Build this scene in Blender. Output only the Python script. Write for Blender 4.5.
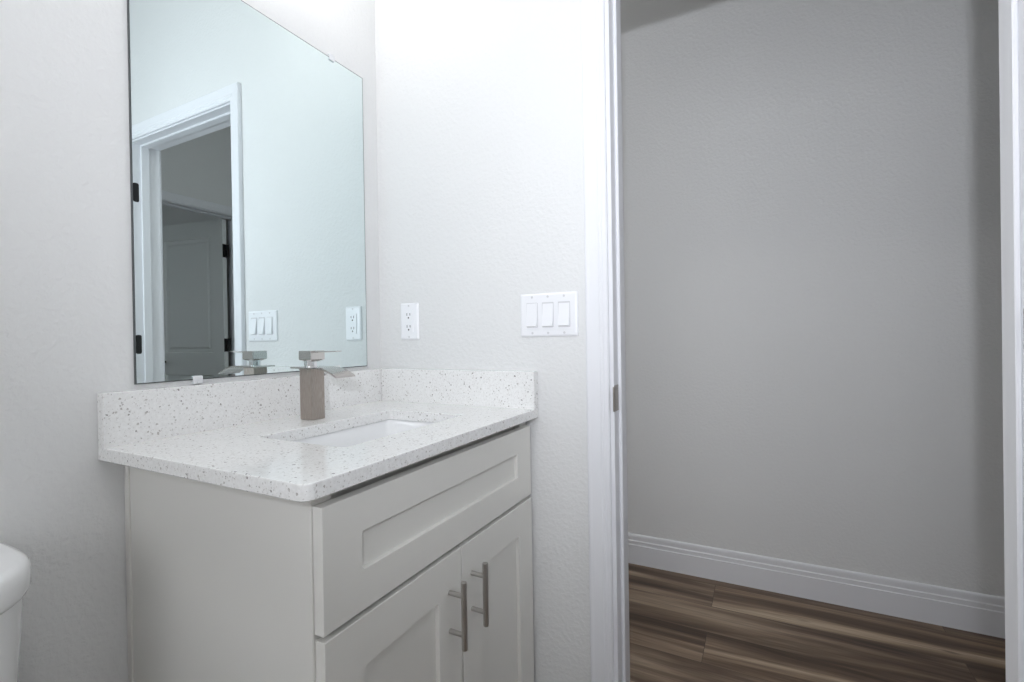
import bpy, bmesh, math, random
from mathutils import Vector, Matrix

for o in list(bpy.data.objects):
    bpy.data.objects.remove(o, do_unlink=True)
SC = bpy.context.scene
COL = SC.collection

# ------------------------------------------------------------------ camera
def make_camera():
    yaw, pitch, roll = 0.4779, -0.0048, -0.0155
    cy, sy, cp, sp = math.cos(yaw), math.sin(yaw), math.cos(pitch), math.sin(pitch)
    F = Vector((cy*cp, sy*cp, sp)); R = Vector((sy, -cy, 0)); U = R.cross(F)
    cr, sr = math.cos(roll), math.sin(roll)
    R2 = R*cr + U*sr; U2 = U*cr - R*sr
    cam = bpy.data.cameras.new('camera'); cam.sensor_width = 36.0
    cam.lens = 479.03/1024*36.0; cam.clip_start = 0.02; cam.clip_end = 60
    o = bpy.data.objects.new('camera', cam); COL.objects.link(o)
    m = Matrix((R2, U2, -F)).transposed().to_4x4()
    m.translation = Vector((-1.1844, -1.0948, 1.0846))
    o.matrix_world = m
    SC.camera = o
make_camera()

# ------------------------------------------------------------------ light and exposure
SC.view_settings.view_transform = 'Standard'
SC.view_settings.look = 'None'
SC.view_settings.gamma = 1.0
SC.view_settings.use_curve_mapping = False
SC.view_settings.exposure = 0.0

WORLD_STRENGTH = 3.2      # daylight that reaches the open end of the hall
BULB_STRENGTH = 7.0      # each frosted shade of the vanity light
FLASH_POWER = 10.6        # the photographer's flash (its shadow edges show in the hall)
HALL_FILL = 44.0  # dome added out of view to lift the dim hall
BATH_FILL = 25.0  # dome added overhead to even out the bathroom light

world = bpy.data.worlds.new('world'); SC.world = world; world.use_nodes = True
world.node_tree.nodes['Background'].inputs['Color'].default_value = (0.94, 0.965, 1.0, 1)
world.node_tree.nodes['Background'].inputs['Strength'].default_value = WORLD_STRENGTH

def lamp(name, kind, loc, energy, color=(1, 1, 1), aim=None, **kw):
    l = bpy.data.lights.new(name, kind); l.energy = energy; l.color = color
    for k, v in kw.items(): setattr(l, k, v)
    o = bpy.data.objects.new(name, l); COL.objects.link(o); o.location = loc
    if aim is not None:
        o.rotation_euler = (Vector(aim) - Vector(loc)).to_track_quat('-Z', 'Y').to_euler()
    return o
# flash on top of the photographer's camera
lamp('camera_flash', 'AREA', (-1.376, -1.143, 1.27), FLASH_POWER, (0.89, 0.925, 1.0),
     aim=(1.118, -0.95, 2.75), shape='RECTANGLE', size=0.062, size_y=0.03, spread=math.radians(145))

# ------------------------------------------------------------------ materials
def mat(name, color, rough=0.5, metal=0.0, spec=0.5, emit=None, estr=0.0, coat=0.0, aniso=0.0):
    m = bpy.data.materials.new(name); m.use_nodes = True
    b = m.node_tree.nodes['Principled BSDF']
    b.inputs['Base Color'].default_value = (*color, 1)
    b.inputs['Roughness'].default_value = rough
    b.inputs['Metallic'].default_value = metal
    b.inputs['Specular IOR Level'].default_value = spec
    b.inputs['Coat Weight'].default_value = coat
    b.inputs['Anisotropic'].default_value = aniso
    if emit:
        b.inputs['Emission Color'].default_value = (*emit, 1)
        b.inputs['Emission Strength'].default_value = estr
    return m

def N(m, t, **props):
    n = m.node_tree.nodes.new(t)
    for k, v in props.items(): setattr(n, k, v)
    return n
def L(m, a, b): m.node_tree.links.new(a, b)
def bsdf(m): return m.node_tree.nodes['Principled BSDF']

def coords(m, scale=(1, 1, 1), rot=(0, 0, 0), loc=(0, 0, 0)):
    tc = N(m, 'ShaderNodeTexCoord'); mp = N(m, 'ShaderNodeMapping')
    mp.inputs['Scale'].default_value = scale
    mp.inputs['Rotation'].default_value = rot
    mp.inputs['Location'].default_value = loc
    L(m, tc.outputs['Object'], mp.inputs['Vector'])
    return mp.outputs['Vector']

def noise(m, vec, scale, detail=3.0, rough=0.5):
    n = N(m, 'ShaderNodeTexNoise'); n.inputs['Scale'].default_value = scale
    n.inputs['Detail'].default_value = detail; n.inputs['Roughness'].default_value = rough
    L(m, vec, n.inputs['Vector']); return n

def ramp(m, fac, stops, interp='LINEAR'):
    r = N(m, 'ShaderNodeValToRGB'); r.color_ramp.interpolation = interp
    e = r.color_ramp.elements
    e[0].position, e[0].color = stops[0][0], (*stops[0][1], 1)
    e[1].position, e[1].color = stops[1][0], (*stops[1][1], 1)
    for p, c in stops[2:]:
        k = e.new(p); k.color = (*c, 1)
    L(m, fac, r.inputs['Fac']); return r

def mix(m, kind, fac, a, b):
    x = N(m, 'ShaderNodeMix'); x.data_type = 'RGBA'; x.blend_type = kind
    def put(i, v):
        if hasattr(v, 'links'): L(m, v, x.inputs[i])
        elif isinstance(v, (int, float)): x.inputs[i].default_value = v
        else: x.inputs[i].default_value = (*v, 1)
    put(0, fac); put(6, a); put(7, b)
    return x.outputs[2]

def bump(m, height, strength, dist=0.001):
    b = N(m, 'ShaderNodeBump'); b.inputs['Strength'].default_value = strength
    b.inputs['Distance'].default_value = dist
    L(m, height, b.inputs['Height']); L(m, b.outputs['Normal'], bsdf(m).inputs['Normal'])

# painted drywall with a sprayed knock-down texture
def paint(name, color, strength=0.5):
    m = mat(name, color, 0.62, spec=0.3)
    v = coords(m)
    a = noise(m, v, 85, 3, 0.55); b = noise(m, v, 30, 2, 0.5)
    r = ramp(m, a.outputs['Fac'], [(0.42, (0, 0, 0)), (0.68, (1, 1, 1))])
    h = mix(m, 'ADD', 0.35, r.outputs['Color'], b.outputs['Fac'])
    bump(m, h, strength, 0.0016)
    return m
M_wall = paint('wall_paint', (0.755, 0.757, 0.755), 0.38)
M_ceil = paint('ceiling_paint', (0.80, 0.80, 0.79), 0.4)
M_trim = mat('trim_enamel', (0.79, 0.795, 0.825), 0.4, spec=0.35)
M_door = mat('door_enamel', (0.74, 0.755, 0.75), 0.38, spec=0.45)
M_cab = mat('cabinet_paint', (0.790, 0.777, 0.740), 0.38, spec=0.4)
M_gap = mat('cabinet_interior', (0.10, 0.085, 0.065), 0.8)
M_plastic = mat('white_plastic', (0.86, 0.865, 0.89), 0.28, spec=0.5)
M_slot = mat('slot_dark', (0.10, 0.10, 0.105), 0.6)
M_screw = mat('screw_paint', (0.66, 0.66, 0.68), 0.35, spec=0.5)
M_china = mat('vitreous_china', (0.88, 0.885, 0.89), 0.10, spec=0.6)
M_chrome = mat('chrome', (0.86, 0.87, 0.88), 0.07, 1.0)
M_steel = mat('satin_nickel', (0.55, 0.53, 0.51), 0.34, 1.0)
M_strike = mat('strike_nickel', (0.33, 0.30, 0.27), 0.3, 1.0)
M_spout = mat('spout_nickel', (0.56, 0.525, 0.50), 0.15, 1.0)
M_satin = mat('satin_nickel_polished', (0.62, 0.595, 0.575), 0.1, 1.0)
M_black = mat('black_hardware', (0.008, 0.008, 0.009), 0.45, spec=0.35)
M_edge = mat('mirror_edge', (0.07, 0.08, 0.082), 0.35)
M_clear = mat('clear_clip', (0.97, 0.98, 1.0), 0.12, spec=0.7)
bsdf(M_clear).inputs['Transmission Weight'].default_value = 0.2
M_mirror = mat('mirror_silver', (0.775, 0.862, 0.868), 0.0, 1.0)
M_bulb = mat('lit_frosted_glass', (0.9, 0.9, 0.9), 0.3, emit=(1.0, 0.988, 0.975), estr=BULB_STRENGTH)
M_hall_fill = mat('hall_fill_glow', (0.9, 0.9, 0.9), 0.3, emit=(1.0, 0.97, 0.86), estr=HALL_FILL)  # glow of the added hall dome

# brushed nickel of the faucet
M_bath_fill = mat('bath_fill_glow', (0.9, 0.9, 0.9), 0.3, emit=(1.0, 0.995, 0.985), estr=BATH_FILL)  # glow of the added bathroom dome
M_nickel = mat('brushed_nickel', (0.50, 0.455, 0.42), 0.36, 1.0)
v = coords(M_nickel, (60, 60, 4)); nz = noise(M_nickel, v, 14, 3)
r = ramp(M_nickel, nz.outputs['Fac'], [(0.3, (0.35, 0.305, 0.27)), (0.7, (0.48, 0.43, 0.39))])
L(M_nickel, r.outputs['Color'], bsdf(M_nickel).inputs['Base Color'])

# speckled white quartz
def quartz():
    m = mat('white_quartz', (0.8, 0.8, 0.8), 0.11, spec=0.5)
    v = coords(m)
    base = noise(m, v, 160, 3, 0.6)
    col = ramp(m, base.outputs['Fac'], [(0.32, (0.80, 0.795, 0.785)), (0.62, (0.88, 0.878, 0.872))]).outputs['Color']
    for sc, thr, size, c, seed in ((230, 0.105, 0.26, (0.51, 0.485, 0.465), 0.0), (190, 0.035, 0.24, (0.30, 0.28, 0.27), 3.7),
                                   (360, 0.15, 0.30, (0.66, 0.645, 0.63), 9.1)):
        vv = coords(m, (1, 1, 1), (0.3+seed, 0.2, 0.5), (seed, seed*1.3, 0))
        ds = noise(m, vv, sc*1.6, 2)
        wv = mix(m, 'ADD', 0.0035, vv, ds.outputs['Color'])
        vo = N(m, 'ShaderNodeTexVoronoi'); vo.inputs['Scale'].default_value = sc
        L(m, wv, vo.inputs['Vector'])
        sep = N(m, 'ShaderNodeSeparateColor'); L(m, vo.outputs['Color'], sep.inputs['Color'])
        lt = N(m, 'ShaderNodeMath', operation='LESS_THAN'); lt.inputs[1].default_value = thr
        L(m, sep.outputs['Red'], lt.inputs[0])
        sz = N(m, 'ShaderNodeMath', operation='MULTIPLY'); sz.inputs[1].default_value = size*1.6
        L(m, sep.outputs['Green'], sz.inputs[0])
        ad = N(m, 'ShaderNodeMath', operation='ADD'); ad.inputs[1].default_value = size*0.5
        L(m, sz.outputs[0], ad.inputs[0])
        ls = N(m, 'ShaderNodeMath', operation='LESS_THAN')
        L(m, vo.outputs['Distance'], ls.inputs[0]); L(m, ad.outputs[0], ls.inputs[1])
        mu = N(m, 'ShaderNodeMath', operation='MULTIPLY')
        L(m, lt.outputs[0], mu.inputs[0]); L(m, ls.outputs[0], mu.inputs[1])
        col = mix(m, 'MIX', mu.outputs[0], col, c)
    L(m, col, bsdf(m).inputs['Base Color'])
    return m
M_quartz = quartz()

# wood-look plank floor, planks run along y
def planks():
    m = mat('wood_plank', (0.3, 0.2, 0.14), 0.42, spec=0.4)
    v = coords(m, (1, 1, 1), (0, 0, math.pi/2), (0.31, 0.42, 0))
    br = N(m, 'ShaderNodeTexBrick'); br.offset = 0.37; br.offset_frequency = 2; br.squash = 1.0
    br.inputs['Scale'].default_value = 1.0
    br.inputs['Brick Width'].default_value = 1.22; br.inputs['Row Height'].default_value = 0.185
    br.inputs['Mortar Size'].default_value = 0.0009; br.inputs['Mortar Smooth'].default_value = 0.1
    br.inputs['Bias'].default_value = 0.0
    br.inputs['Color1'].default_value = (0, 0, 0, 1); br.inputs['Color2'].default_value = (1, 1, 1, 1)
    br.inputs['Mortar'].default_value = (0.5, 0.5, 0.5, 1)
    L(m, v, br.inputs['Vector'])
    # per-plank shift of the grain
    tc = N(m, 'ShaderNodeTexCoord')
    sh = N(m, 'ShaderNodeVectorMath', operation='MULTIPLY_ADD')
    L(m, br.outputs['Color'], sh.inputs[0]); sh.inputs[1].default_value = (3.0, 7.0, 0)
    L(m, tc.outputs['Object'], sh.inputs[2])
    def grain(sx, sy, sc, det, rg=0.55, dist=0.0):
        mp = N(m, 'ShaderNodeMapping'); mp.inputs['Scale'].default_value = (sx, sy, 1)
        L(m, sh.outputs[0], mp.inputs['Vector'])
        n = noise(m, mp.outputs['Vector'], sc, det, rg); n.inputs['Distortion'].default_value = dist
        return n
    g1 = grain(6.5, 0.55, 1.3, 4, 0.5, 0.9)
    g2 = grain(60.0, 2.2, 2.0, 4, 0.6, 0.3)
    g3 = grain(240.0, 6.0, 1.0, 3)
    c = ramp(m, g1.outputs['Fac'], [(0.35, (0.062, 0.039, 0.024)), (0.46, (0.150, 0.100, 0.067)), (0.55, (0.265, 0.195, 0.137)), (0.66, (0.45, 0.36, 0.265))]).outputs['Color']
    f = ramp(m, g2.outputs['Fac'], [(0.32, (0.64, 0.62, 0.60)), (0.68, (1.17, 1.15, 1.13))]).outputs['Color']
    c = mix(m, 'MULTIPLY', 0.8, c, f)
    f = ramp(m, g3.outputs['Fac'], [(0.3, (0.8, 0.8, 0.8)), (0.7, (1.12, 1.12, 1.12))]).outputs['Color']
    c = mix(m, 'MULTIPLY', 0.7, c, f)
    t = ramp(m, br.outputs['Color'], [(0.0, (0.78, 0.76, 0.76)), (1.0, (1.15, 1.13, 1.10))]).outputs['Color']
    c = mix(m, 'MULTIPLY', 1.0, c, t)
    kn = grain(7.0, 2.2, 2.2, 1)
    k = ramp(m, kn.outputs['Fac'], [(0.73, (1, 1, 1)), (0.80, (0.42, 0.40, 0.38))]).outputs['Color']
    c = mix(m, 'MULTIPLY', 0.8, c, k)
    c = mix(m, 'MIX', br.outputs['Fac'], c, (0.05, 0.035, 0.025))
    L(m, c, bsdf(m).inputs['Base Color'])
    bump(m, g2.outputs['Fac'], 0.12, 0.0008)
    return m
M_floor = planks()

# ------------------------------------------------------------------ mesh helpers
def bm_new(): return bmesh.new()

def box(bm, x0, x1, y0, y1, z0, z1, bev=0.0, seg=2):
    t = bmesh.new()
    bmesh.ops.create_cube(t, size=1.0)
    for v in t.verts:
        v.co = Vector((x0+(v.co.x+.5)*(x1-x0), y0+(v.co.y+.5)*(y1-y0), z0+(v.co.z+.5)*(z1-z0)))
    if bev > 0:
        bmesh.ops.bevel(t, geom=t.edges[:], offset=bev, segments=seg, profile=0.5, affect='EDGES')
    merge(bm, t)

def merge(bm, t, M=None):
    if M is not None: bmesh.ops.transform(t, matrix=M, verts=t.verts[:])
    me = bpy.data.meshes.new('tmp'); t.to_mesh(me); t.free()
    bm.from_mesh(me); bpy.data.meshes.remove(me)

def cyl(bm, a, b, r0, r1=None, n=24, bev=0.0):
    a, b = Vector(a), Vector(b); d = b-a; r1 = r0 if r1 is None else r1
    t = bmesh.new()
    bmesh.ops.create_cone(t, cap_ends=True, segments=n, radius1=r0, radius2=r1, depth=d.length)
    if bev > 0:
        ed = [e for e in t.edges if abs(e.verts[0].co.z-e.verts[1].co.z) < 1e-6]
        bmesh.ops.bevel(t, geom=ed, offset=bev, segments=2, profile=0.5, affect='EDGES')
    merge(bm, t, Matrix.Translation((a+b)/2) @ d.to_track_quat('Z', 'Y').to_matrix().to_4x4())

def lathe(bm, prof, c=(0, 0, 0), n=32):
    t = bmesh.new(); rings = []
    for r, z in prof:
        rings.append([t.verts.new((c[0]+r*math.cos(2*math.pi*i/n), c[1]+r*math.sin(2*math.pi*i/n), c[2]+z)) for i in range(n)])
    for A, B in zip(rings, rings[1:]):
        for i in range(n): t.faces.new((A[i], A[(i+1) % n], B[(i+1) % n], B[i]))
    t.faces.new(rings[0][::-1]); t.faces.new(rings[-1])
    bmesh.ops.recalc_face_normals(t, faces=t.faces[:])
    merge(bm, t)

def loft(bm, loops, cap0=True, cap1=True):
    t = bmesh.new()
    R = [[t.verts.new(p) for p in lp] for lp in loops]
    n = len(R[0])
    for A, B in zip(R, R[1:]):
        for i in range(n): t.faces.new((A[i], A[(i+1) % n], B[(i+1) % n], B[i]))
    if cap0: t.faces.new(R[0][::-1])
    if cap1: t.faces.new(R[-1])
    bmesh.ops.recalc_face_normals(t, faces=t.faces[:])
    merge(bm, t)

def prism(bm, poly, p0, p1, ax_u, ax_v):
    """sweep a 2-D outline (u, v) from p0 to p1"""
    p0, p1, ax_u, ax_v = map(Vector, (p0, p1, ax_u, ax_v))
    loft(bm, [[p0+ax_u*u+ax_v*w for u, w in poly], [p1+ax_u*u+ax_v*w for u, w in poly]])

def rrect(x0, x1, y0, y1, rad, k=5):
    """rounded rectangle, counter-clockwise from the +x+y corner; rad = one radius or four (++, -+, --, +-)"""
    r = (rad,)*4 if isinstance(rad, (int, float)) else rad
    pts = []
    for i, (cx, cy) in enumerate(((x1, y1), (x0, y1), (x0, y0), (x1, y0))):
        sx = -1 if cx == x1 else 1; sy = -1 if cy == y1 else 1
        ox, oy = cx+sx*r[i], cy+sy*r[i]
        for j in range(k+1):
            a = math.pi/2*(i+j/k)
            pts.append((ox+r[i]*math.cos(a), oy+r[i]*math.sin(a)))
    return pts

def obj(name, bm, m, parent=None, smooth=30):
    me = bpy.data.meshes.new(name); bm.to_mesh(me); bm.free()
    ms = m if isinstance(m, (list, tuple)) else [m]
    for x in ms: me.materials.append(x)
    if smooth:
        for p in me.polygons: p.use_smooth = True
        me.set_sharp_from_angle(angle=math.radians(smooth))
    o = bpy.data.objects.new(name, me); COL.objects.link(o)
    if smooth:
        w = o.modifiers.new('weighted', 'WEIGHTED_NORMAL'); w.keep_sharp = True; w.weight = 100
    if parent is not None:
        o.parent = parent
        if parent.type == 'EMPTY': o.matrix_parent_inverse = Matrix.Translation(-parent.location)
    return o

def thing(name, label, cat, loc, group=None):
    o = bpy.data.objects.new(name, None); COL.objects.link(o); o.location = loc
    o.empty_display_size = 0.05
    o['label'] = label; o['category'] = cat
    if group: o['group'] = group
    return o
def tag(o, label, cat, group=None):
    o['label'] = label; o['category'] = cat
    if group: o['group'] = group
    return o
def struct(name, bm, m, smooth=30):
    o = obj(name, bm, m, None, smooth); o['kind'] = 'structure'; return o
def struct_empty(name, loc):
    o = bpy.data.objects.new(name, None); COL.objects.link(o); o.location = loc
    o.empty_display_size = 0.05; o['kind'] = 'structure'; return o

# ------------------------------------------------------------------ room shell
CEIL = 2.74
WT = 0.12                      # partition thickness
XF = 1.118                     # far wall of the hall
YB = -1.72                     # bathroom wall opposite the mirror
YH = -2.41                     # hall wall with the second door
XL = -2.7                      # bathroom end behind the toilet
YE = 2.6                       # open end of the hall
J1, J2, HEAD = -0.768, -1.525, 2.033       # bathroom doorway
D2A, D2B, HEAD2 = 0.350, 1.086, 2.033      # doorway in the hall side wall

b = bm_new(); box(b, XL-.1, XF+.1, -4.9, YE, -0.06, 0.0); struct('floor', b, M_floor, 0)
b = bm_new(); box(b, XL-.1, XF+.1, -4.9, YE, CEIL, CEIL+.06); struct('ceiling', b, M_ceil, 0)
b = bm_new(); box(b, XL, 0.0, 0.0, WT, 0, CEIL); struct('wall_left', b, M_wall, 0)           # carries the mirror
b = bm_new()                                                                                 # carries the doorway
box(b, 0.0, WT, J1+.012, YE, 0, CEIL); box(b, 0.0, WT, YB-WT, J2-.012, 0, CEIL); box(b, 0.0, WT, J2-.012, J1+.012, HEAD+.012, CEIL)
struct('wall_front', b, M_wall, 0)
b = bm_new(); box(b, XF, XF+.1, -4.9, YE, 0, CEIL); struct('wall_far', b, M_wall, 0)
b = bm_new()                                                                                 # hall side wall with door
box(b, WT-.9, D2A-.012, YH-WT, YH, 0, CEIL); box(b, D2B+.012, XF, YH-WT, YH, 0, CEIL); box(b, D2A-.012, D2B+.012, YH-WT, YH, HEAD2+.012, CEIL)
struct('wall_right', b, M_wall, 0)
b = bm_new(); box(b, XL, 0.0, YB-WT, YB, 0, CEIL); struct('wall_back', b, M_wall, 0)
b = bm_new()                                                                                 # bathroom end wall; its unseen window is added to bring in daylight
W0, W1, WZ0, WZ1 = -1.45, -.30, .95, 2.10
box(b, XL-.1, XL, YB-WT, W0, 0, CEIL); box(b, XL-.1, XL, W1, WT, 0, CEIL); box(b, XL-.1, XL, W0, W1, 0, WZ0); box(b, XL-.1, XL, W0, W1, WZ1, CEIL)
struct('wall_rear', b, M_wall, 0)
b = bm_new()
for y0, y1, z0, z1 in ((W0, W0+.04, WZ0, WZ1), (W1-.04, W1, WZ0, WZ1), (W0+.04, W1-.04, WZ0, WZ0+.04), (W0+.04, W1-.04, WZ1-.04, WZ1), (W0+.04, W1-.04, 1.51, 1.55)): box(b, XL-.08, XL-.03, y0, y1, z0, z1)
struct('added_window_2', b, M_trim, 0)  # frame of the daylight opening added behind the camera
b = bm_new(); box(b, WT-.9, XF, -4.9, -4.8, 0, CEIL); box(b, WT-1.0, WT-.9, -4.8, -3.9, 0, CEIL); box(b, WT-1.0, WT-.9, -2.9, YB-WT, 0, CEIL)
box(b, WT-1.0, WT-.9, -3.9, -2.9, 0, 1.15); box(b, WT-1.0, WT-.9, -3.9, -2.9, 1.8, CEIL); struct('wall_bedroom', b, M_wall, 0)
b = bm_new()                                                                                 # frame of a bedroom window added to light the open door leaf
for y0, y1, z0, z1 in ((-3.9, -3.86, 1.15, 1.8), (-2.94, -2.9, 1.15, 1.8), (-3.86, -2.94, 1.15, 1.19), (-3.86, -2.94, 1.76, 1.8), (-3.42, -3.38, 1.19, 1.76)): box(b, WT-.98, WT-.93, y0, y1, z0, z1)
struct('added_window_1', b, M_trim, 0)

# ------------------------------------------------------------------ trim
CAS = [(0, 0), (0, .008), (.003, .0105), (.011, .0105), (.0135, .0125), (.019, .0125), (.022, .0145), (.043, .0155), (.047, .0175), (.054, .0175), (.057, .0155), (.057, 0)]

def casing(bm, a, b_, head, axis, plane, nrm, lim=1.0):
    """a mitred door casing around opening a..b_ on plane; axis = direction along the wall, nrm = out of it"""
    ax, nm, up = Vector(axis), Vector(nrm), Vector((0, 0, 1))
    P = lambda s, z, t: ax*s + nm*(plane+t) + up*z
    loops = []
    for s, z, ds, dz in ((a, 0.0, -1, 0), (a, head, -1, 1), (b_, head, 1, 1), (b_, 0.0, 1, 0)):
        loops.append([P(s+ds*(min(u, lim) if ds > 0 else u), z+dz*u, t) for u, t in CAS])
    for A, B in zip(loops, loops[1:]): loft(bm, [A, B])

def frame(name, lo, hi, head, axis, nrm, thick, stop0, stop1):
    """jamb lining + stop: lo..hi clear opening along axis; the wall runs from 0 to thick along -nrm"""
    ax, nm, up = Vector(axis), Vector(nrm), Vector((0, 0, 1))
    def bx(bm, s0, s1, t0, t1, z0, z1, bev=.0015):
        p, q = ax*s0-nm*t0, ax*s1-nm*t1
        box(bm, min(p.x, q.x), max(p.x, q.x), min(p.y, q.y), max(p.y, q.y), z0, z1, bev, 1)
    j = bm_new()
    bx(j, lo-.0118, lo, 0, thick, 0, head+.0118); bx(j, hi, hi+.0118, 0, thick, 0, head+.0118); bx(j, lo, hi, 0, thick, head, head+.0118)
    s = bm_new()
    bx(s, lo, lo+.009, stop0, stop1, 0, head, .002); bx(s, hi-.009, hi, stop0, stop1, 0, head, .002); bx(s, lo+.009, hi-.009, stop0, stop1, head-.009, head, .002)
    return j, s

# doorway between bathroom and hall (trim_1) : along y, wall from x=0 to WT, nrm = -x
j, s = frame('trim_1', J2, J1, HEAD, (0, 1, 0), (-1, 0, 0), WT, .036, .071)
trim1 = struct('trim_1', j, M_trim)
obj('door_stop', s, M_trim, trim1)
c = bm_new(); casing(c, J2-.006, J1+.010, HEAD+.006, (0, 1, 0), 0.0, (-1, 0, 0)); obj('casing', c, M_trim, trim1)
c = bm_new(); casing(c, J2-.006, J1+.006, HEAD+.006, (0, 1, 0), WT, (1, 0, 0)); obj('casing', c, M_trim, trim1)
b = bm_new()                                                        # strike plate on the latch jamb
box(b, .0005, .033, J1-.0020, J1+.0004, .897, .963, .0007, 1); box(b, -.0165, .006, J1-.0055, J1-.0004, .899, .961, .0022, 2)
sp_ = obj('strike_plate', b, M_strike, trim1); sp_['label'] = 'satin nickel strike plate'
b = bm_new(); box(b, .010, .023, J1-.0019, J1-.0012, .916, .944); h_ = obj('latch_hole', b, M_black, sp_)

def hinge_leaf(bm, x0, x1, y0, y1, z):                               # plate with rounded corners on a y-plane
    p = rrect(x0, x1, z-.045, z+.045,   .008, 4)
    loft(bm, [[Vector((u, y0, w)) for u, w in p], [Vector((u, y1, w)) for u, w in p]])
for z in (1.803, 1.085, 0.30):
    b = bm_new(); hinge_leaf(b, .003, .028, J2-.002, J2+.0005, z)
    for dx, dz in ((.013, .03), (.023, .010), (.013, -.010), (.023, -.03)): cyl(b, (dx, J2+.0003, z+dz), (dx, J2+.0010, z+dz), .0036, n=10)
    h = obj('hinge', b, M_black, trim1); h['label'] = 'black butt hinge'

# doorway in the hall side wall (trim_2): along x, wall from YH to YH-WT, nrm = +y
def shift(bm, v): bmesh.ops.translate(bm, verts=bm.verts[:], vec=v)
j, s = frame('trim_2', D2A, D2B, HEAD2, (1, 0, 0), (0, 1, 0), WT, .048, .083)
shift(j, (0, YH, 0)); shift(s, (0, YH, 0))
trim2 = struct('trim_2', j, M_trim); obj('door_stop', s, M_trim, trim2)
c = bm_new(); casing(c, D2A-.006, D2B+.006, HEAD2+.006, (1, 0, 0), YH, (0, 1, 0), XF-D2B-.007); obj('casing', c, M_trim, trim2)

# baseboards
BH = 0.1395
BASE = [(0, 0), (.0155, 0), (.0155, BH-.050), (.0130, BH-.047), (.0130, BH-.031), (.0098, BH-.027), (.0100, BH-.013), (.0075, BH-.004), (.004, BH), (0, BH)]
def baseboard(name, runs, plane, axis):
    bm = bm_new()
    for a, b_ in runs:
        if axis == 'y': prism(bm, BASE, (plane[0], a, 0), (plane[0], b_, 0), (plane[1], 0, 0), (0, 0, 1))
        else: prism(bm, BASE, (a, plane[0], 0), (b_, plane[0], 0), (0, plane[1], 0), (0, 0, 1))
    return struct(name, bm, M_trim, 25)
baseboard('baseboard_far', [(YH, YE)], (XF, -1), 'y')
baseboard('baseboard_hall', [(J1+.064, YE), (YH, J2-.064)], (WT, 1), 'y')
baseboard('baseboard_right', [(WT+.0146, D2A-.064), ], (YH, 1), 'x')
baseboard('baseboard_left', [(XL+.0146, -.722)], (0.0, -1), 'x')
baseboard('baseboard_front', [(YB+.0146, J2-.064), (J1+.064, -.56)], (0.0, -1), 'y')
baseboard('baseboard_back', [(XL+.0146, -.0)], (YB, 1), 'x')

# two-panel doors
def door_leaf(name, width, height, hinge_pos, angle, hinge_zs, handle_z, hand=1):
    """leaf built along +u from its hinge edge, 35 mm thick, then turned about the hinge"""
    root = struct_empty(name, hinge_pos)
    Mx = Matrix.Translation(Vector(hinge_pos)) @ Matrix.Rotation(angle, 4, 'Z')
    bm = bm_new(); T = .035
    st, zs = .115, [.0, .22, .83, 1.0, height-.125, height]
    # stiles and rails
    for u0, u1, z0, z1 in ((0, st, 0, height), (width-st, width, 0, height), (st, width-st, 0, zs[1]), (st, width-st, zs[2], zs[3]), (st, width-st, zs[4], height)):
        box(bm, u0, u1, -T/2, T/2, z0, z1)
    for z0, z1 in ((zs[1], zs[2]), (zs[3], zs[4])):
        for sgn in (-1, 1):
            def lp(ins, dep): 
                pts = [(st+ins, z0+ins), (width-st-ins, z0+ins), (width-st-ins, z1-ins), (st+ins, z1-ins)]
                return [Vector((u, sgn*(T/2-dep), z)) for u, z in pts]
            loft(bm, [lp(0, 0), lp(.006, .007), (lp(.016, .009)), lp(.030, .009), lp(.046, .003), lp(.05, .003)], False, True)
    shift(bm, (0.004, 0, .012))
    bmesh.ops.transform(bm, matrix=Mx, verts=bm.verts[:])
    obj('leaf', bm, M_door, root, 20)
    for z in hinge_zs:
        bm = bm_new(); box(bm, -.002, .012+.026, -T/2-.0022, -T/2+.0005, z-.045, z+.045, .002, 1) if hand == 0 else None
        # leaf plate on the hinge edge, knuckle on the corner
        box(bm, .0015, .0045, -T/2, T/2-.004, z-.05, z+.05, .001, 1)
        cyl(bm, (-.003, hand*(T/2+.004), z-.05), (-.003, hand*(T/2+.004), z+.05), .0085, n=14)
        bmesh.ops.transform(bm, matrix=Mx, verts=bm.verts[:])
        h = obj('hinge', bm, M_black, root); h['label'] = 'black butt hinge'
    bm = bm_new()
    hu = width-.06
    for sgn in (-1, 1):
        cyl(bm, (hu, sgn*T/2, handle_z), (hu, sgn*(T/2+.008), handle_z), .032, n=28, bev=.002)
        cyl(bm, (hu, sgn*(T/2+.008), handle_z), (hu, sgn*(T/2+.05), handle_z), .010, n=16)
        box(bm, hu-.115, hu+.012, sgn*(T/2+.048)-.006, sgn*(T/2+.048)+.006, handle_z-.009, handle_z+.009, .004, 2)
    bmesh.ops.transform(bm, matrix=Mx, verts=bm.verts[:])
    h = obj('door_handle', bm, M_black, root); h['label'] = 'black door lever'
    return root
door_leaf('door_1', 0.752, 2.012, (-.0215, J2-.010, 0), math.radians(184), (), 0.93)
door_leaf('door_2', 0.728, 2.010, (1.047, YH-.100, 0), math.radians(261), (1.785, 1.070, 0.30), 0.945, 1)

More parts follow.
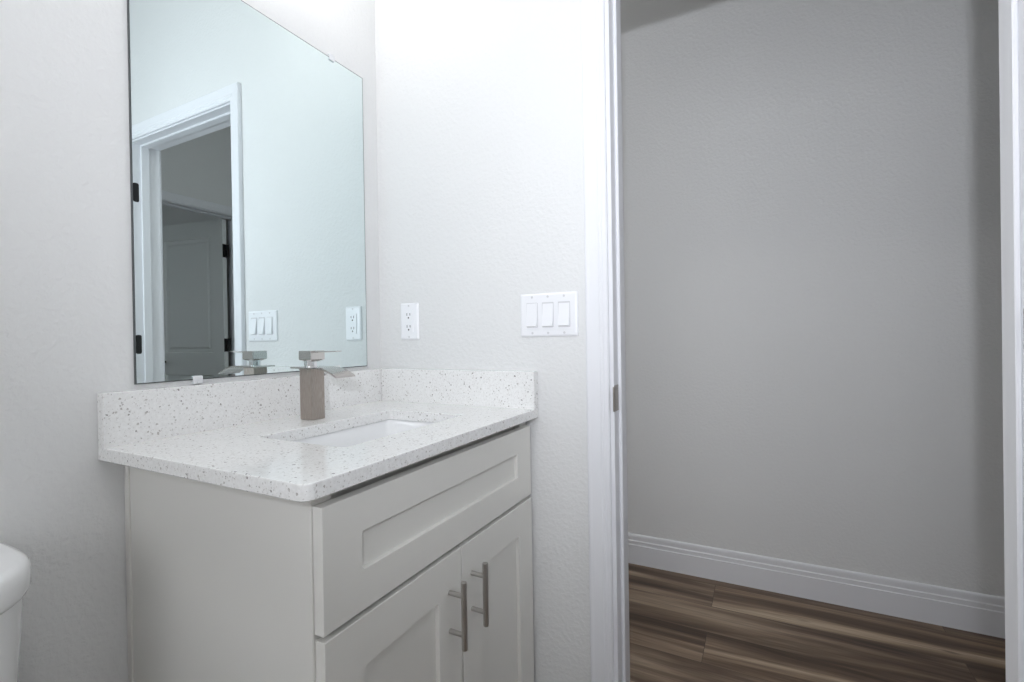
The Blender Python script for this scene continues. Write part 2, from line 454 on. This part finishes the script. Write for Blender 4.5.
# ------------------------------------------------------------------ vanity
CX0, CX1 = -.7506, -.0005         # countertop
CY = -.559; CT = .895; CB = .870
FY = -.5415                        # face of doors and drawer
VX0, VX1 = -.710, -.004
van = thing('vanity_cabinet', 'off-white shaker vanity cabinet standing under the speckled quartz countertop', 'cabinet', ((VX0+VX1)/2, -.27, 0))
b = bm_new()
box(b, VX0+.003, VX0+.018, -.505, -.003, 0.0, CB-.0005); box(b, VX1-.018, VX1, -.505, -.003, 0.0, CB-.0005)
box(b, VX0+.018, VX1-.018, -.012, -.004, .09, CB-.001); box(b, VX0+.018, VX1-.018, -.505, -.012, .09, .105)
obj('carcass', b, M_cab, van)
b = bm_new(); box(b, VX0-.0005, VX0+.004, -.016, -.0015, .0, CB-.0008, .001, 1); obj('scribe_strip', b, M_cab, van)
b = bm_new()                       # face frame
f0, f1 = -.5218, -.502
box(b, VX0-.002, VX0+.036, f0, f1, .0, CB-.0006, .0012, 1); box(b, VX1-.036, VX1, f0, f1, .0, CB-.0006, .0012, 1)
box(b, VX0+.0175, VX1-.0175, -.500, -.482, .830, CB-.0006); box(b, VX0+.0175, VX1-.0175, -.500, -.482, .645, .690); box(b, VX0+.036, VX1-.036, f0, f1, .09, .13)
obj('face_frame', b, M_cab, van)
b = bm_new(); box(b, VX0+.036, VX1-.036, -.47, -.455, 0, .09); obj('toe_kick', b, M_cab, van)

def shaker(x0, x1, z0, z1, sl, sr, rt, rb):
    bm = bm_new(); yb = FY+.0190; e = .0020
    def lp(l, r_, t, b_, y): return [Vector((x0+l, y, z0+b_)), Vector((x1-r_, y, z0+b_)), Vector((x1-r_, y, z1-t)), Vector((x0+l, y, z1-t))]
    loft(bm, [lp(0, 0, 0, 0, yb), lp(0, 0, 0, 0, FY+e), lp(.0006, .0006, .0006, .0006, FY+.0006), lp(e, e, e, e, FY),
              lp(sl-.0008, sr-.0008, rt-.0008, rb-.0008, FY), lp(sl, sr, rt, rb, FY+.0008), lp(sl, sr, rt, rb, FY+.0088),
              lp(sl+.0015, sr+.0015, rt+.0015, rb+.0015, FY+.0095)])
    return bm
obj('drawer_front', shaker(-.7090, -.0165, .6645, .8490, .077, .080, .061, .064), M_cab, van)
def pull(x, z0, z1):
    bm = bm_new(); r = .006
    cyl(bm, (x, FY-.034, z0), (x, FY-.034, z1), r, n=20, bev=.001)
    zm = (z0+z1)/2
    for z in (zm-.038, zm+.038): cyl(bm, (x, FY-.0292, z), (x, FY+.0003, z), .0048, n=16)
    return bm
for x0, x1, hx, a, b_ in ((-.7080, -.3592, -.4025, .077, .079), (-.3563, -.0145, -.3205, .074, .079)):
    d = obj('door', shaker(x0, x1, .115, .6555, a, b_, .078, .079), M_cab, van)
    h = obj('handle', pull(hx, .478 if hx < -.38 else .481, .6105 if hx < -.38 else .6135), M_steel, d); h['label'] = 'satin nickel bar pull'

# countertop with a sink cut-out
SX0, SX1, SY0, SY1 = -.5647, -.1758, -.4334, -.1936
top = thing('quartz_countertop', 'white quartz countertop with grey specks and short backsplash on the vanity', 'countertop', (-.3755, -.28, CB))
def slab():
    bm = bmesh.new(); k = 5
    def ring(ins, z): return [Vector((x, y, z)) for x, y in rrect(CX0+ins, CX1-ins, CY+ins, -.0005-ins, (.002, .002, .016, .002), k)]
    def hole(ins, z): return [Vector((x, y, z)) for x, y in rrect(SX0+ins, SX1-ins, SY0+ins, SY1-ins, .012, k)]
    loops = [hole(0, CB), hole(0, CT-.0015), hole(-.0006, CT-.0005), hole(-.0018, CT), ring(.003, CT), ring(.0009, CT-.0009), ring(0, CT-.003), ring(0, CB+.002), ring(.002, CB), hole(0, CB)]
    loft(bm, loops, False, False)
    bmesh.ops.remove_doubles(bm, verts=bm.verts[:], dist=1e-6)
    bmesh.ops.recalc_face_normals(bm, faces=bm.faces[:])
    return bm
obj('slab', slab(), M_quartz, top, 40)
BZ = .9958
b = bm_new(); box(b, CX0, CX1-.0251, -.0251, -.0006, CT-.0018, BZ, .0018, 2); obj('backsplash', b, M_quartz, top)
b = bm_new(); box(b, CX1-.0249, CX1, CY, -.0006, CT-.0018, BZ, .0018, 2); obj('side_splash', b, M_quartz, top)

# undermount basin
sink = thing('sink_basin', 'white rectangular undermount sink basin set into the quartz countertop', 'sink', (-.370, -.3135, CB-.14))
def basin():
    bm = bmesh.new(); k = 6
    def lp(ins, z, r): return [Vector((x, y, z)) for x, y in rrect(SX0+ins, SX1-ins, SY0+ins, SY1-ins, r, k)]
    loft(bm, [lp(-.022, CB-.0145, .03), lp(-.022, CB-.0012, .03), lp(-.004, CB-.0012, .02), lp(-.002, CB-.006, .022), lp(.004, CB-.03, .028), lp(.016, CB-.105, .045), lp(.035, CB-.128, .05), lp(.07, CB-.136, .045), lp(.105, CB-.138, .012)], False, True)
    lo = [lp(-.022, CB-.0145, .03), lp(-.012, CB-.015, .03), lp(.0, CB-.115, .05), lp(.03, CB-.145, .05), lp(.10, CB-.152, .015)]
    loft(bm, lo, False, True)
    bmesh.ops.remove_doubles(bm, verts=bm.verts[:], dist=1e-6)
    return bm
obj('bowl', basin(), M_china, sink, 50)
b = bm_new(); lathe(b, [(.006, .0), (.022, .0), (.024, .002), (.021, .004), (.012, .0035), (.010, .006), (.004, .0065)], (-.370, -.3135, CB-.1395)); obj('drain', b, M_chrome, sink)

# ------------------------------------------------------------------ faucet
fc = thing('faucet', 'square brushed nickel waterfall faucet standing behind the sink', 'faucet', (-.364, -.1135, CT))
b = bm_new(); box(b, -.3835, -.3445, -.1345, -.0930, CT+.0003, 1.0195, .0012, 2); obj('body', b, M_nickel, fc)
# spout: a wide thin plate, flat over the body, dipping at the front
def spout():
    bm = bmesh.new()
    prof = []
    n = 26
    for i in range(n+1):
        t = i/n; y = -.074 - t*(.228-.074)
        u = max(0.0, (t-.56)/.44)
        dz = -.0205*(u**1.75)
        prof.append((y, 1.0235+dz))
    loops = []
    for y, z in prof:
        x0, x1, th = -.3945, -.3345, .0034
        loops.append([Vector((x0, y, z-th)), Vector((x1, y, z-th)), Vector((x1, y, z)), Vector((x1-.0012, y, z+.0004)), Vector((x0+.0012, y, z+.0004)), Vector((x0, y, z))])
    loft(bm, loops)
    return bm
obj('spout', spout(), M_spout, fc, 40)
b = bm_new(); cyl(b, (-.366, -.112, 1.0237), (-.366, -.112, 1.0385), .0145, n=28); obj('neck', b, M_chrome, fc)
def knob():
    bm = bmesh.new()
    def lp(x0, x1, y0, y1, z, r=.002): return [Vector((x, y, z)) for x, y in rrect(x0, x1, y0, y1, r, 3)]
    loft(bm, [lp(-.375, -.354, -.128, -.102, 1.0365), lp(-.3845, -.3445, -.1355, -.0935, 1.0405), lp(-.3855, -.3435, -.1365, -.0925, 1.0418), lp(-.3855, -.3435, -.1365, -.0925, 1.0618), lp(-.3845, -.3445, -.1355, -.0935, 1.0628)])
    return bm
kn = obj('handle', knob(), M_satin, fc, 25)
def lever():
    bm = bmesh.new(); loops = []
    for y, w, z, th in ((-.1350, .022, 1.0618, .0034), (-.150, .023, 1.0618, .0034), (-.180, .023, 1.0620, .003), (-.202, .020, 1.0622, .0024), (-.209, .014, 1.0623, .0018)):
        c = -.3645
        loops.append([Vector((c-w/2, y, z-th)), Vector((c+w/2, y, z-th)), Vector((c+w/2+.0006, y, z-th/2)), Vector((c+w/2, y, z)), Vector((c-w/2, y, z)), Vector((c-w/2-.0006, y, z-th/2))])
    loft(bm, loops); return bm
obj('lever', lever(), M_satin, kn, 35)

# ------------------------------------------------------------------ mirror
MX0, MX1, MZ0, MZ1 = -.6904, -.0646, 1.0059, 1.903
mir = thing('wall_mirror', 'large frameless rectangular mirror clipped to the wall above the backsplash', 'mirror', ((MX0+MX1)/2, -.002, MZ0))
def glass():
    bm = bmesh.new()
    y0, y1 = -.0006, -.0052; e = .0022
    def lp(i, y): return [Vector((MX0+i, y, MZ0+i)), Vector((MX1-i, y, MZ0+i)), Vector((MX1-i, y, MZ1-i)), Vector((MX0+i, y, MZ1-i))]
    R = [[bm.verts.new(p) for p in lp(i, y)] for i, y in ((0, y0), (0, y1+.0006), (e, y1))]
    for A, B in zip(R, R[1:]):
        for i in range(4):
            f = bm.faces.new((A[i], A[(i+1) % 4], B[(i+1) % 4], B[i])); f.material_index = 1
    f = bm.faces.new(R[0][::-1]); f.material_index = 1
    f = bm.faces.new(R[-1]); f.material_index = 0
    bmesh.ops.recalc_face_normals(bm, faces=bm.faces[:])
    return bm
obj('glass', glass(), [M_mirror, M_edge], mir, 0)
for x, z, up in ((-.574, MZ0, 0), (-.187, MZ0, 0), (-.574, MZ1, 1), (-.187, MZ1, 1)):
    b = bm_new(); d = 1 if up else -1
    z0, z1 = sorted((z-.009*d, z+.004*d)); box(b, x-.010, x+.010, -.0095, -.0056, z0, z1, .0015, 2)
    z0, z1 = sorted((z+.0005*d, z+.0085*d)); box(b, x-.010, x+.010, -.0095, -.0006, z0, z1, .0015, 2)
    cyl(b, (x, -.0094, z+.0045*d), (x, -.0112, z+.0045*d), .003, n=12)
    h = obj('clip', b, M_clear, mir); h['label'] = 'small clear mirror clip'

# ------------------------------------------------------------------ outlet and switches on wall_front (x = 0, facing -x)
def wall_plate(bm, yc, zc, w, h, openings):
    """bevelled plate; openings are (y0, y1) windows of the given height"""
    p0 = rrect(yc-w/2, yc+w/2, zc-h/2, zc+h/2, .004, 4); p1 = rrect(yc-w/2+.0035, yc+w/2-.0035, zc-h/2+.0035, zc+h/2-.0035, .003, 4)
    p2 = rrect(yc-w/2+.006, yc+w/2-.006, zc-h/2+.006, zc+h/2-.006, .003, 4)
    loft(bm, [[Vector((-.0003, u, v)) for u, v in p0], [Vector((-.003, u, v)) for u, v in p0], [Vector((-.0055, u, v)) for u, v in p1], [Vector((-.0062, u, v)) for u, v in p2]])

oy, oz = -.0889-.035, 1.1435
out = thing('duplex_outlet', 'white two-socket power outlet on the wall right of the mirror', 'outlet', (-.003, oy, oz))
b = bm_new(); wall_plate(b, oy, oz, .070, .1145, 1); obj('cover_plate', b, M_plastic, out)
b = bm_new()
p = rrect(oy-.0168, oy+.0168, oz-.0335, oz+.0335, .002, 3)
loft(b, [[Vector((-.006, u, v)) for u, v in p], [Vector((-.0080, u, v)) for u, v in p]])
rec = obj('receptacle', b, M_plastic, out)
for dz in (.0185, -.0185):
    b = bm_new()
    box(b, -.0084, -.0078, oy+.0048, oy+.0070, oz+dz-.0012, oz+dz+.0072); box(b, -.0084, -.0078, oy-.0070, oy-.0048, oz+dz-.0004, oz+dz+.0066)
    cyl(b, (-.0084, oy, oz+dz-.0075), (-.0078, oy, oz+dz-.0075), .0028, n=12)
    h = obj('socket_slots', b, M_slot, rec); h['label'] = 'dark socket slots'
for dz in (.0484, -.0484):
    b = bm_new(); cyl(b, (-.0056, oy, oz+dz), (-.0068, oy, oz+dz), .0033, n=16, bev=.0004); obj('screw', b, M_screw, out)

sy_, sz_ = -.5935, 1.1471
sw = thing('triple_light_switch', 'white triple rocker switch plate on the wall beside the doorway casing', 'light switch', (-.003, sy_, sz_))
b = bm_new(); wall_plate(b, sy_, sz_, .166, .1160, 3); obj('cover_plate', b, M_plastic, sw)
for i in (-1, 0, 1):
    yc = sy_+i*.046
    b = bm_new(); p = rrect(yc-.0168, yc+.0168, sz_-.0335, sz_+.0335, .0015, 2)
    loft(b, [[Vector((-.0060, u, v)) for u, v in p], [Vector((-.0068, u, v)) for u, v in p]]); bez = obj('switch_frame', b, M_screw, sw)
    # the rocker: pressed in at the top, tilted out at the bottom
    b = bm_new()
    to, bo = (.0066, .0150) if i < 1 else (.0090, .0132)
    pr = [(-.0060, sz_+.0315), (-to, sz_+.0315), (-(to+bo)/2+.0012, sz_+.002), (-bo, sz_-.0300), (-.0060, sz_-.0315)]
    loft(b, [[Vector((x, yc-.0150, z)) for x, z in pr], [Vector((x, yc+.0150, z)) for x, z in pr]])
    obj('rocker', b, M_plastic, bez, 20)
    for dz in (.0484, -.0484):
        b = bm_new(); cyl(b, (-.0056, yc, sz_+dz), (-.0068, yc, sz_+dz), .0033, n=16, bev=.0004); obj('screw', b, M_screw, sw)

# ------------------------------------------------------------------ toilet (only its tank corner shows)
TX = -1.116
wc = thing('toilet', 'white toilet with rounded tank lid standing left of the vanity', 'toilet', (TX, -.32, 0))
def sup(hx, y0, y1, z, r, bow=0.0, k=9):
    """tank outline: tight rear corners, wide round front corners, slightly bowed front"""
    pts = []
    for x, y in rrect(TX-hx, TX+hx, y0, y1, (.022, .022, r, r), k):
        f = (y1-y)/(y1-y0); pts.append(Vector((x, y-bow*f*(1-((x-TX)/hx)**2), z)))
    return pts
b = bm_new()
loft(b, [sup(.192, -.185, -.026, .40, .08, .02), sup(.216, -.193, -.022, .55, .09, .02), sup(.227, -.200, -.016, .7265, .10, .02)])
obj('tank', b, M_china, wc, 50)
b = bm_new()
loft(b, [sup(.224, -.204, -.016, 0.7262, .104, .02), sup(.231, -.211, -.012, 0.7310, .11, .02), sup(.2345, -.2145, -.010, 0.7390, .113, .02), sup(.2350, -.215, -.010, 0.7570, .114, .02), sup(.2335, -.2135, -.011, 0.7690, .112, .02), sup(.229, -.209, -.014, 0.7760, .108, .02), sup(.221, -.201, -.018, 0.7795, .10, .02), sup(.19, -.17, -.04, 0.7805, .08, .01)])
obj('tank_lid', b, M_china, wc, 60)
def oval(cy_, rx, ry, z, n=40):
    pts = []
    for i in range(n):
        a = 2*math.pi*i/n; yy = math.sin(a)
        pts.append(Vector((TX+rx*math.cos(a)*(1-.12*max(0, -yy)), cy_+ry*yy, z)))
    return pts
b = bm_new()
loft(b, [oval(-.40, .115, .25, .0), oval(-.40, .105, .24, .03), oval(-.41, .10, .22, .16), oval(-.44, .14, .25, .28), oval(-.46, .178, .27, .365), oval(-.46, .182, .275, .395), oval(-.46, .14, .22, .395), oval(-.46, .12, .19, .33), oval(-.44, .07, .10, .22)])
box(b, TX-.11, TX+.11, -.24, -.04, .30, .40, .02, 3)
obj('bowl', b, M_china, wc, 60)
b = bm_new(); loft(b, [oval(-.462, .186, .262, .3965), oval(-.462, .190, .266, .405), oval(-.462, .188, .264, .414), oval(-.462, .15, .22, .4165)]); obj('seat_lid', b, M_plastic, wc, 50)
b = bm_new(); cyl(b, (TX-.12, -.226, .66), (TX-.12, -.200, .66), .014, n=18); box(b, TX-.125, TX-.05, -.238, -.226, .653, .667, .004, 2); obj('flush_lever', b, M_chrome, wc)

# ------------------------------------------------------------------ vanity light above the frame, then added fill domes
vl = thing('vanity_light', 'nickel three-light vanity bar with frosted glass shades above the mirror', 'wall lamp', (-.3775, -.03, 2.33))
b = bm_new(); box(b, -.45, -.305, -.02, -.0006, 2.285, 2.375, .004, 2); cyl(b, (-.3775, -.018, 2.33), (-.3775, -.115, 2.33), .012, n=20); cyl(b, (-.55, -.115, 2.33), (-.205, -.115, 2.33), .009, n=18); obj('wall_bar', b, M_steel, vl)
for x in (-.515, -.3775, -.24):
    b = bm_new(); lathe(b, [(.010, .0), (.022, -.004), (.024, -.03), (.010, -.034)], (x, -.135, 2.345)); hd_ = obj('lamp_socket', b, M_steel, vl)
    b = bm_new(); lathe(b, [(.024, -.034), (.040, -.05), (.048, -.095), (.050, -.145), (.040, -.150), (.01, -.151)], (x, -.135, 2.345)); obj('lamp_shade', b, M_bulb, hd_)
hl = thing('fill_light', 'unseen round dome added to brighten the hall', 'fill lamp', (.62, 1.9, CEIL))  # added fill source, raises the hall's ambient level
b = bm_new(); lathe(b, [(.05, -.0005), (.15, -.0005), (.155, -.02), (.14, -.028)], (.62, 1.9, CEIL)); obj('base', b, M_steel, hl)
b = bm_new(); lathe(b, [(.138, -.026), (.13, -.05), (.09, -.075), (.03, -.086), (.005, -.087)], (.62, 1.9, CEIL)); obj('dome', b, M_hall_fill, hl)

bl = thing('fill_light', 'unseen round dome added to brighten the bathroom', 'fill lamp', (-1.25, -.85, CEIL))  # added fill source, flattens the bathroom lighting
b = bm_new(); lathe(b, [(.05, -.0005), (.15, -.0005), (.155, -.02), (.14, -.028)], (-1.25, -.85, CEIL)); obj('base', b, M_steel, bl)
b = bm_new(); lathe(b, [(.138, -.026), (.13, -.05), (.09, -.075), (.03, -.086), (.005, -.087)], (-1.25, -.85, CEIL)); obj('dome', b, M_bath_fill, bl)
